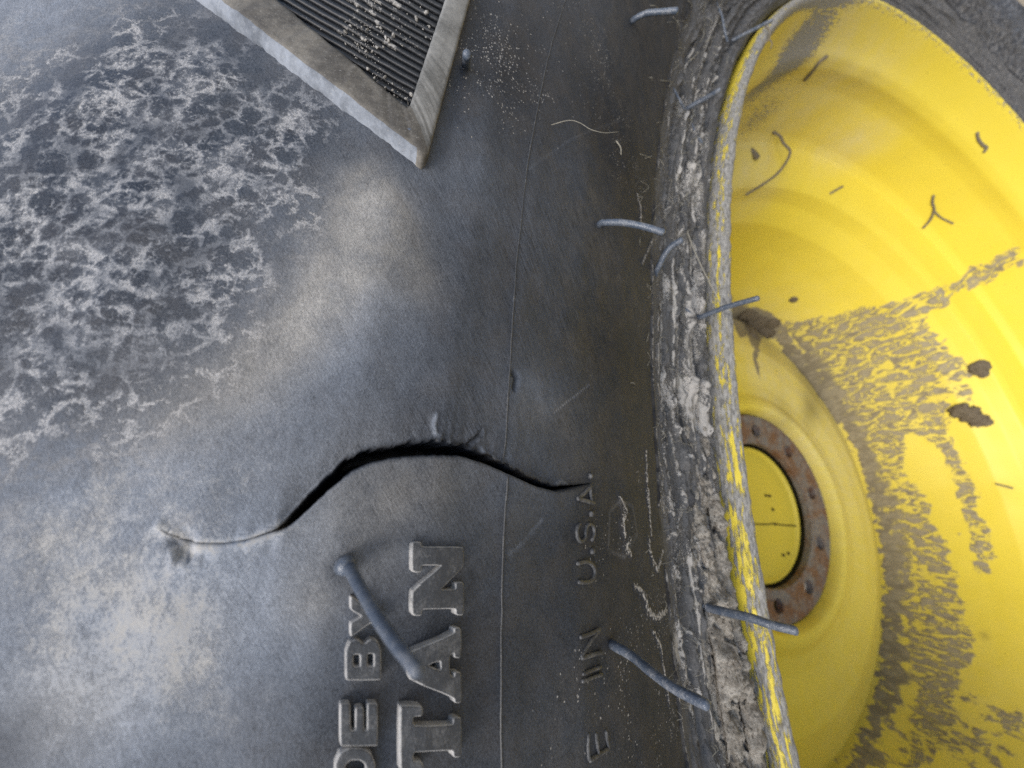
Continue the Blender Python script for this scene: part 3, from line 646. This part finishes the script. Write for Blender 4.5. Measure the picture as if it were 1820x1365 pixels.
crumbs('dried_mud_crumbs', [((640, 90), 1), ((655, 75), .8), ((625, 70), .6), ((680, 60), .4), ((705, 75), .5), ((668, 108), .5), ((660, 40), .25), ((745, 40), .2), ((770, 65), .35), ((700, 185), .8), ((712, 200), .7), ((680, 165), .6), ((665, 155), .3), ((718, 208), .5)], 38, 28, .00017, mud_material('grey_mud', (.22, .21, .19), (.42, .40, .37)), TY, .0014,
       label='pale dried mud caked between the ribs of the triangular lug', category='mud', kind='stuff')

# ------------------------------------------------------------------ rubber hairs left by the mould
def path3(pts, t0=None):
    """pts: (px, py, metres nearer the camera than the root)"""
    r = sp([pts[0][:2]])[0] if t0 is None else None; t = r[2] if t0 is None else t0
    d = rays([p[:2] for p in pts]); return np.array([CAM + d[i] * (t - p[2]) for i, p in enumerate(pts)]), t
def hair(pts, w, parent=tyre, name='rubber_hair', mat=None, taper=1.0, label=None, seg=10):
    P3, t = path3(pts); rr = w / 2 / F * t * np.linspace(1, taper, len(pts))
    o = link(name, tube_mesh(name, P3, rr, seg, 5, rough=.05), mat or M_SPEW, parent)
    if label: o['label'] = label
    return o
hair([(1122, 40, -.001), (1128, 34, .001), (1148, 24, .003), (1175, 21, .005), (1203, 19, .007)], 10)
hair([(1295, 76, -.001), (1302, 72, .001), (1335, 55, .008), (1372, 36, .016)], 6)
hair([(1268, -4, 0), (1282, 25, .002), (1288, 55, .002), (1293, 74, .0)], 4)
hair([(1218, 196, 0), (1226, 190, .002), (1250, 177, .006), (1279, 160, .012)], 8)
hair([(1197, 157, 0), (1208, 178, .002), (1217, 194, 0)], 4)
hair([(1228, 218, 0), (1237, 238, .002), (1248, 254, .001)], 5)
hair([(1064, 401, -.0008), (1072, 396, .001), (1108, 396, .0035), (1145, 403, .005), (1178, 413, .006)], 12)
hair([(1164, 490, -.001), (1168, 480, .001), (1182, 452, .004), (1196, 436, .006), (1212, 427, .008)], 11)
hair([(1232, 562, .0), (1246, 563, .003), (1290, 546, .010), (1347, 530, .019)], 9)
hair([(1214, 545, 0), (1226, 556, .001), (1236, 563, .0)], 5)
hair([(1084, 1143, -.001), (1096, 1150, .002), (1125, 1167, .005), (1160, 1196, .010), (1200, 1224, .014), (1256, 1253, .018)], 17, taper=.85)
hair([(1245, 1075, .0), (1265, 1082, .002), (1330, 1097, .010), (1370, 1110, .014), (1414, 1121, .018)], 15, taper=.9)
hair([(612, 1004, -.002), (620, 1008, .0015), (632, 1030, .004), (665, 1088, .009), (700, 1140, .013), (742, 1192, .017)], 23, taper=.72)
hair([(608, 1006, -.001), (616, 1005, .0016)], 34)
hair([(829, 122, -.001), (829, 112, .001), (830, 97, .006)], 15)
hair([(728, 233, -.0005), (728, 235, .0022)], 16, taper=.8)

# ------------------------------------------------------------------ thin fibres and straws stuck to the tyre
def fibre(label, cat, pts, w, mat, group=None, t0=None, name='plant_fibre', taper=.5):
    P3, t = path3(pts, t0); o = link(name, tube_mesh(name, P3, w / 2 / F * t * np.linspace(1, taper, len(pts)), 6, 5, cap=False), mat)
    o['label'] = label; o['category'] = cat
    if group: o['group'] = group
    return o
fibre('long thin straw hanging down over the wheel flange beside the short rubber hair', 'straw', [(1225, 395, 0), (1221, 410, .003), (1245, 470, .006), (1275, 530, .010), (1295, 590, .014), (1306, 640, .018)], 2.6, M_STRAW, name='straw')
fibre('pale curly root fibre lying across the dark rubber near the bead, below the top hairs', 'fibre', [(980, 222, .0002), (1010, 214, .001), (1030, 218, .0012), (1050, 230, .0014), (1075, 236, .0012), (1100, 234, .0003)], 1.1, M_STRAW)
for pts_ in ([(1245, 145, .0008), (1253, 160, .001), (1253, 172, .001), (1259, 180, .001)][:0], [(1095, 250, .001), (1103, 262, .001), (1104, 275, .001)]): 
    if pts_: fibre('short pale crumb of straw on dark rubber left of the bead ridges', 'fibre', pts_, 2.5, M_STRAW)
# many fine dry root hairs clinging to the bead: nobody could count them
ms = []
for i in range(330):
    u_ = random.random(); y = random.uniform(-20, 1350)
    xb = np.interp(y, [0, 200, 400, 700, 1000, 1365], [1250, 1215, 1195, 1205, 1225, 1290]); x = xb + random.gauss(0, 34)
    L = random.uniform(4, 26); a = random.gauss(1.5 if random.random() < .7 else .4, .5); c = sp([(x, y), (x + L * math.cos(a) * .5 + random.gauss(0, 3), y + L * math.sin(a) * .5), (x + L * math.cos(a), y + L * math.sin(a) + random.gauss(0, 3))])
    if np.isnan(c).any() or c[:, 1].min() < .040 or abs(c[0, 2] - c[2, 2]) > .02: continue
    hh = [warped(c[0, 0], c[0, 1]), 0, warped(c[2, 0], c[2, 1])]; hh[1] = max(hh[0], hh[2]) + random.uniform(.0001, .0012)
    ms.append(tube_mesh('f', TY.pos(c[:, 0], c[:, 1], np.array(hh) + .0001), random.uniform(.25, .55) / F * c[0, 2] , 4, 3, cap=False))
link('dry_root_hairs', join_meshes('dry_root_hairs', ms), M_STRAW, label='fine dry root hairs clinging all along the tyre bead', category='root hairs', kind='stuff')

# ------------------------------------------------------------------ the wheel
WH = Rev([(.6120, .045), (.6150, .030), (.6168, .012), (.6166, .005), (.6150, .0014), (.6125, -.0003), (.6100, .0002), (.6082, .0030), (.6060, .010), (.6030, .020), (.5995, .030),
          (.5960, .038), (.5905, .047), (.5885, .058), (.5910, .070), (.5925, .082), (.5910, .105), (.5885, .150), (.5840, .162), (.5400, .182), (.5310, .190), (.5250, .215), (.5150, .235), (.5080, .250), (.5000, .300), (.4680, .452), (.4650, .4680), (.4600, .4740),
          (.4530, .4690), (.4490, .4570), (.4380, .4475), (.4000, .4330), (.3500, .4130), (.3000, .4060), (.2600, .4065), (.2320, .4010), (.2150, .3905), (.2040, .3875), (.1965, .3910), (.1925, .3990), (.1905, .4080), (.1895, .4180), (.1865, .4205)], step=.0006, smooth=.0018)
WH.sgn = -1.0
def wp(px):
    c = WH.cast(px); c[:, 0] = np.where(c[:, 0] < -1.1, c[:, 0] + 2 * math.pi, c[:, 0]); return c
knee_s = WH.s[np.argmin(np.hypot(WH.q[:, 0] - .4600, WH.q[:, 1] - .474))]
crest_s = WH.s[np.argmin(WH.q[:, 1])]
tA = np.linspace(-.9, 3.3, 10); wc = [-1.1]
while wc[-1] < -1.1 + 2 * math.pi:
    t = wc[-1]; wc.append(t + (.0030 if -.5 < t < .9 else .0050 if t < 3.3 else .012))
wc = np.array(wc[:-1])
ws = np.concatenate([np.arange(0, .07, .0011), np.arange(.07, WH.s[-1], .0023)])
WT, WS = np.meshgrid(wc, ws); RW = .5
WU = WT * RW * 1000; WV = WS * 1000
att = {k: np.zeros(WT.shape) for k in ('mud', 'film', 'grime', 'chip', 'flow')}
def wmm(px):
    c = wp(px); c = c[~np.isnan(c[:, 0])]; return np.stack([c[:, 0] * RW * 1000, c[:, 1] * 1000], 1)
nz = (fbm(WU * .05, WV * .05, 4, 61) - .5)
def wpoly(key, pxs, amt, soft=8, op='max', edge=14):
    p = wmm(pxs); d = sdf(WU, WV, p) + nz * edge
    v = sstep(-soft, soft, d) * amt
    att[key] = np.maximum(att[key], v) if op == 'max' else att[key] * (1 - v)
def wblob(key, px, rad, amt, op='add'):
    c = wmm([px, (px[0] + rad, px[1]), (px[0], px[1] + rad)]); 
    if len(c) < 3: return
    a = max(np.hypot(*(c[1] - c[0])), np.hypot(*(c[2] - c[0]))) * .8; g_ = np.exp(-(((WU - c[0, 0]) / a) ** 2 + ((WV - c[0, 1]) / a) ** 2))
    att[key] = att[key] + amt * g_ if op == 'add' else att[key] * (1 - amt * g_)
wpoly('mud', [(1392, 578), (1480, 560), (1560, 542), (1640, 516), (1700, 496), (1760, 462), (1819, 432), (1819, 470), (1765, 500), (1700, 522), (1650, 555), (1655, 590), (1700, 632), (1745, 645), (1718, 682), (1735, 715), (1690, 710),
              (1700, 800), (1740, 900), (1760, 960), (1765, 1020), (1738, 1030), (1716, 960), (1700, 880), (1668, 800), (1640, 775), (1605, 770), (1610, 830), (1650, 900), (1680, 960), (1708, 1030), (1722, 1100), (1735, 1165), (1700, 1230), (1660, 1364),
              (1502, 1364), (1546, 1270), (1562, 1150), (1568, 1050), (1567, 980), (1550, 880), (1515, 790), (1470, 705), (1430, 640)], .70, 9, edge=26)
for p, r, a in [((1590, 600), 60, .10), ((1480, 600), 50, .25), ((1600, 680), 50, .12), ((1660, 660), 40, .15), ((1560, 780), 30, .2), ((1640, 1100), 60, .1)]: wblob('mud', p, r, a)
for p, r, a in [((1600, 1130), 16, .9), ((1602, 1105), 14, .9), ((1600, 1180), 14, .8), ((1595, 1270), 28, .95), ((1580, 1320), 30, .95), ((1615, 1235), 18, .8), ((1610, 860), 26, .4), ((1660, 925), 20, .3), ((1560, 640), 16, .3)]: wblob('mud', p, r, a, 'mul')
for p, r, a in [((1800, 1290), 34, .55), ((1790, 1265), 22, .3), ((1740, 1335), 60, .36), ((1690, 1300), 60, .34), ((1720, 1240), 30, .3)]: wblob('mud', p, r, a)
kn = np.exp(-((WV - knee_s * 1000 + 36 + nz * 24) / 20) ** 2)
att['flow'] = sstep(.030, .095, knee_s - WS + nz * .05)
att['mud'] = np.maximum(att['mud'], kn * .66)
wpoly('mud', [(1314, 545), (1345, 545), (1372, 555), (1395, 580), (1420, 620), (1475, 700), (1500, 750), (1490, 755), (1455, 705), (1420, 660), (1395, 615), (1365, 600), (1345, 640), (1352, 680), (1340, 650), (1330, 600), (1314, 600)], .74, 4, edge=6)
for p, r, a in [((1340, 600), 60, .7), ((1400, 680), 80, .9), ((1440, 750), 70, .8), ((1500, 850), 60, .6), ((1510, 930), 50, .4), ((1370, 700), 50, .5), ((1530, 1050), 50, .25), ((1470, 740), 40, .7), ((1360, 40), 80, .5), ((1450, 60), 70, .8), ((1400, 110), 80, .9), ((1350, 200), 90, 1.0),
                ((1330, 290), 60, .9), ((1480, 250), 60, .7), ((1530, 255), 40, .8), ((1440, 180), 60, .6), ((1560, 130), 60, .4), ((1700, 1250), 200, .35), ((1480, 1150), 120, .25), ((1500, 1300), 120, .15), ((1340, 360), 40, .5)]: wblob('film', p, r, a)
att['film'] += .10
# worn grey flange: chipped paint and dried dust on the lip
Sm = WS - crest_s
lip = sstep(-.012, -.002, Sm) * sstep(.016, .004, Sm); low_t = sstep(1.1, .8, WT)
att['chip'] = np.maximum(att['chip'], (.55 + .35 * low_t) * lip)
att['chip'] = np.maximum(att['chip'], .85 * sstep(-.030, -.012, Sm) * sstep(-.001, -.006, Sm) * sstep(-.35, .1, WT) * sstep(.7, .4, WT))
att['chip'] *= 1 - .50 * sstep(.42, .60, fbm(WU * .09, WV * .4, 4, 65)) * sstep(.26, .13, WT) * np.exp(-((Sm + .007) / .0045) ** 2)        # yellow stripe left on the outer edge low down
for p, r, a in [((1350, 210), 40, .62), ((1345, 160), 40, .5), ((1420, 75), 36, .42), ((1465, 55), 36, .42), ((1400, 110), 30, .35), ((1330, 320), 25, .4)]: wblob('chip', p, r, a)
for p, r, a in [((1350, 600), 16, .5), ((1440, 730), 18, .5), ((1400, 740), 12, .3), ((1750, 1130), 8, .5), ((1440, 690), 18, .5)]: wblob('grime', p, r, a)
att = {k: np.clip(v, 0, 1.3) for k, v in att.items()}
wd_ = (fbm(WU * .3, WV * .3, 4, 71) - .5) * .0012 * lip + att['mud'] * (fbm(WU * .08, WV * .08, 4, 72) - .4) * .0015 + (fbm(WU * .015, WV * .015, 2, 73) - .5) * .003 * sstep(.02, .06, Sm)
WP = WH.pos(WT, WS, wd_); wuv = np.stack([WU, WV], -1)
wheel = empty('tractor_wheel', 'yellow painted steel tractor wheel with dried mud runs inside its dish', 'wheel')
ik = int(np.argmin(np.abs(ws - knee_s)))
def cut(a, lo, hi): return a[lo:hi]
link('rim', grid_mesh('rim', WP[:ik + 1], True, wuv[:ik + 1], {k: v[:ik + 1] for k, v in att.items()}), M_PAINT, wheel)
link('wheel_disc', grid_mesh('wheel_disc', WP[ik:], True, wuv[ik:], {k: v[ik:] for k, v in att.items()}), M_PAINT, wheel)

# mounting ring: bare rusty steel with ten bolt holes
cu2 = bpy.data.curves.new('ring', 'CURVE'); cu2.dimensions = '2D'; cu2.fill_mode = 'BOTH'
def circ(cx, cy, r, n=64):
    s_ = cu2.splines.new('POLY'); s_.points.add(n - 1); s_.use_cyclic_u = True
    for i in range(n): a = i * 2 * math.pi / n; s_.points[i].co = (cx + r * math.cos(a), cy + r * math.sin(a), 0, 1)
circ(0, 0, .1878, 128); circ(0, 0, .131, 128); TH_H = 1.727
for i in range(10):
    a = TH_H + i * math.pi / 5; circ(.157 * math.sin(a), .157 * math.cos(a), .0130, 24)
cu2.extrude = .006; cu2.bevel_depth = .0008; cu2.offset = -.0008
o = bpy.data.objects.new('r', cu2); sc.collection.objects.link(o); bpy.context.view_layer.update()
mr = bpy.data.meshes.new_from_object(o.evaluated_get(bpy.context.evaluated_depsgraph_get())); bpy.data.objects.remove(o)
n = len(mr.vertices); co = np.zeros(n * 3); mr.vertices.foreach_get('co', co); co = co.reshape(-1, 3)
mr.vertices.foreach_set('co', np.stack([co[:, 0], .4145 - co[:, 2], co[:, 1]], 1).reshape(-1)); mr.flip_normals(); mr.update(); mr.name = 'mounting_ring'
link('mounting_ring', mr, M_RUST, wheel, smooth=False)

# the axle hub seen through the ring's centre
def lathe(name, prof, n=128, wob=0):
    th = np.linspace(0, 2 * math.pi, n, endpoint=False); p = np.array(prof)
    P_ = np.stack([np.stack([r * np.sin(th), 0 * th + y, r * np.cos(th)], -1) for r, y in p]); me_ = grid_mesh(name, P_, True, np.stack([np.broadcast_to(th * 60, P_.shape[:2]), np.broadcast_to(p[:, :1] * 1000, P_.shape[:2])], -1), {k: np.full(P_.shape[:2], v) for k, v in (('mud', 0), ('film', .15), ('grime', 0), ('chip', 0), ('flow', 0))})
    return me_
hub = empty('axle_hub', 'yellow axle hub end seen through the rusty ring at the wheel centre', 'axle hub')
link('hub_face', lathe('hub_face', [(.1265, .520), (.1265, .4290), (.1255, .4262), (.1220, .4255), (.1190, .4275), (.1175, .4310), (.1155, .4310), (.08, .4305), (.04, .4302), (.0005, .4300)]), M_PAINT, hub)
g = G('hub_shade_and_marks'); M_DARK = g.out((.02, .012, .004), .8)
c1 = WH.pos(np.array(0.), np.array(0.)) 
link('hub_shade_plate', lathe('hub_shade_plate', [(.188, .500), (.188, .446), (.120, .446)]), M_DARK, hub)  # plate added and painted near-black as shade in bolt holes and hub gap
def hubline(pts, w, name='hub_crack_line'):
    d = rays(pts); t = (.4297 - CAM[1]) / d[:, 1]; P3 = CAM + d * t[:, None]; return link(name, tube_mesh(name, P3, w, 6, 4, rough=.4), M_DARK, hub)
hubline([(1335, 931), (1360, 932), (1375, 931), (1400, 934), (1420, 935), (1428, 936)], .0012)  # dark tube laid along the crack line of the hub face
for p in ((1376, 931), (1360, 880), (1366, 881), (1391, 986), (1400, 983), (1372, 905)): hubline([p, (p[0] + 3, p[1] + 1)], .0022, 'grease_spot')

# ------------------------------------------------------------------ mud packed between the bead and the flange
def packed():
    lo, hi = -.125, .25
    th = np.arange(lo, hi, .0006); 
    s0, s1 = sp([(1262, 700)])[0, 1], .047
    s = np.linspace(.040, .078, 130); T_, S_ = np.meshgrid(th, s)
    u = T_ * R0 * 1000; v = S_ * 1000
    amt = sstep(.215, .02, T_)                                  # thicker lower down
    prof = sstep(40, 46, v) * sstep(76, 60, v)
    n1 = fbm(u * .07 + fbm(u * .2, v * .2, 2, 80) * .8, v * .20, 4, 81); n2 = fbm(u * .40, v * .6, 5, 82); pit = sstep(.60, .70, fbm(u * .22, v * .5, 4, 83))
    h = -.0022 + prof * (.0004 + .0100 * amt * n1 + .0030 * (n2 - .5)) - pit * .0055 * prof
    h += .0018 * amt * np.exp(-((v - 49) / 4) ** 2)
    return grid_mesh('packed_mud', TY.pos(T_, S_, h))
link('packed_mud', packed(), mud_material('crusty_mud', (.15, .13, .105), (.38, .35, .30)), label='crusty grey mud packed along the gap between tyre bead and yellow flange', category='mud', kind='stuff')

# ------------------------------------------------------------------ bits lying inside the wheel
def onwheel(pts, lift=.001):
    c = wp([p[:2] for p in pts]); return WH.pos(c[:, 0], c[:, 1], np.array([p[2] if len(p) > 2 else lift for p in pts])), c[:, 2]
def twig(label, pts, w, branches=(), mat=M_STEM, name='twig', cat='twig'):
    P3, t = onwheel(pts); ms_ = [tube_mesh('t', P3, w / 2 / F * t, 7, 5, rough=.25)]
    for b in branches:
        Q3, t2 = onwheel(b); ms_.append(tube_mesh('t', Q3, w * .36 / F * t2, 6, 5, rough=.25))
    return link(name, join_meshes(name, ms_), mat, label=label, category=cat)
P3 = None
def freetwig(label, pts, w, t0, branches=(), mat=M_STEM, name='twig', cat='twig'):
    ms_ = []
    for i, b in enumerate((pts, *branches)):
        d = rays([p[:2] for p in b]); Q = np.array([CAM + d[j] * (t0 + (b[j][2] if len(b[j]) > 2 else 0)) for j in range(len(b))])
        ms_.append(tube_mesh('t', Q, w * (1 if i == 0 else .65) / 2 / F * t0, 7, 5, rough=.25))
    return link(name, join_meshes(name, ms_), mat, label=label, category=cat)
tf = wp([(1325, 260)])[0, 2]; print('flange t', tf, wp([(1310, 420), (1300, 700), (1400, 400), (1700, 500), (1600, 900), (1560, 300)]))
freetwig('forked brown twig curving over the yellow barrel beside the flange top', [(1318, 234, 0), (1335, 228, .0), (1360, 228, .0), (1385, 241, .0), (1392, 254, 0), (1404, 268, .0), (1400, 283, .0), (1385, 305, .0), (1360, 325, 0), (1326, 346, .0)], 4.5, tf + .01,
     [[(1329, 190, 0), (1345, 208, 0), (1362, 220, 0), (1376, 238, 0)], [(1318, 240, 0), (1326, 252, 0), (1336, 258, 0)]])
freetwig('dark flat leaf scrap stuck beside the flange under the forked twig', [(1330, 266), (1338, 270), (1346, 280)], 10, tf + .012, name='leaf_scrap', cat='leaf')
freetwig('thin dark stem arching over the top of the yellow flange', [(1356, 43), (1366, 52), (1368, 66), (1360, 76), (1352, 84)], 3, wp([(1365, 60)])[0, 2] - .004, [[(1366, 68), (1372, 76), (1370, 86)]])
twig('grey brown stalk on the dusty yellow paint, upper of the two short sticks', [(1430, 141), (1440, 130), (1455, 110), (1468, 100)], 6)
twig('tiny dark stick on the clean yellow paint, lower of the two short sticks', [(1474, 344), (1485, 338), (1496, 332)], 4)
twig('thin dark forked twig high on the clean yellow barrel', [(1659, 347), (1657, 360), (1660, 372), (1653, 390), (1640, 405)], 4, [[(1660, 374), (1672, 386), (1694, 397)]])
twig('small crooked dark twig near the outer edge of the yellow barrel', [(1736, 236), (1738, 248), (1746, 258), (1752, 262), (1748, 270)], 5)
twig('little dark scrap low on the barrel below the mud lump', [(1770, 860), (1785, 864), (1800, 868)], 3)
def clod(label, pts, mat=M_CLOD, thick=.5):
    b = bmesh.new()
    for (x, y, r) in pts:
        c = wp([(x, y)])[0]; p = Vector(WH.pos(np.array(c[0]), np.array(c[1]), .001)); rr = r / F * c[2]
        n_ = Vector(WH.normal(np.array(c[0]), np.array(c[1]))).normalized()
        mt = Matrix.Translation(p) @ n_.to_track_quat('Z', 'Y').to_matrix().to_4x4() @ Matrix.Diagonal((1, random.uniform(.8, 1.1), thick, 1))
        rs = bmesh.ops.create_icosphere(b, subdivisions=4, radius=rr, matrix=mt)
        for v in rs['verts']:
            q_ = np.array(v.co) * 1000; w_ = float(fbm(np.array([q_[0] * .18 + q_[1] * .05]), np.array([q_[2] * .18]), 4, 3)[0]) - .5
            v.co = p + (v.co - p) * (1 + 1.1 * w_)
    return link('mud_clod', b, mat, label=label, category='mud clod')
clod('large elongated dark mud clod stuck on the yellow barrel', [(1706, 728, 15), (1722, 733, 15), (1737, 746, 14), (1752, 750, 8), (1716, 738, 12)])
clod('smaller square dark mud clod above the elongated one', [(1740, 655, 12), (1748, 650, 9), (1744, 662, 9)])
clod('tiny dark mud speck above the mud runs, near the tip of a rubber hair', [(1410, 532, 6)])
clod('dark crusty mud lump on the top edge of the wheel disc', [(1330, 560, 16), (1345, 575, 17), (1358, 590, 14), (1372, 575, 12), (1335, 590, 14)], thick=.35)

# ------------------------------------------------------------------ unseen ground under the wheel, added for its warm bounce light
g = G('dry_earth'); v = g.obj(); col = g.mix(g.noise(v, 3.0, 6, .7), (.20, .16, .11), (.33, .28, .20)); M_G = g.out(col, .95, g.bump(g.noise(v, 14, 6, .7), .02))
b = bmesh.new(); bmesh.ops.create_grid(b, x_segments=40, y_segments=40, size=60)
for v_ in b.verts: v_.co.z = -.955
link('ground', b, M_G, kind='structure')
print('tris', sum(len(o.data.polygons) * 2 for o in sc.objects if o.type == 'MESH'), 'monotone', bool((np.diff(TH, axis=1) > -1e-9).all()), 'ribs', nrib, TH.shape)
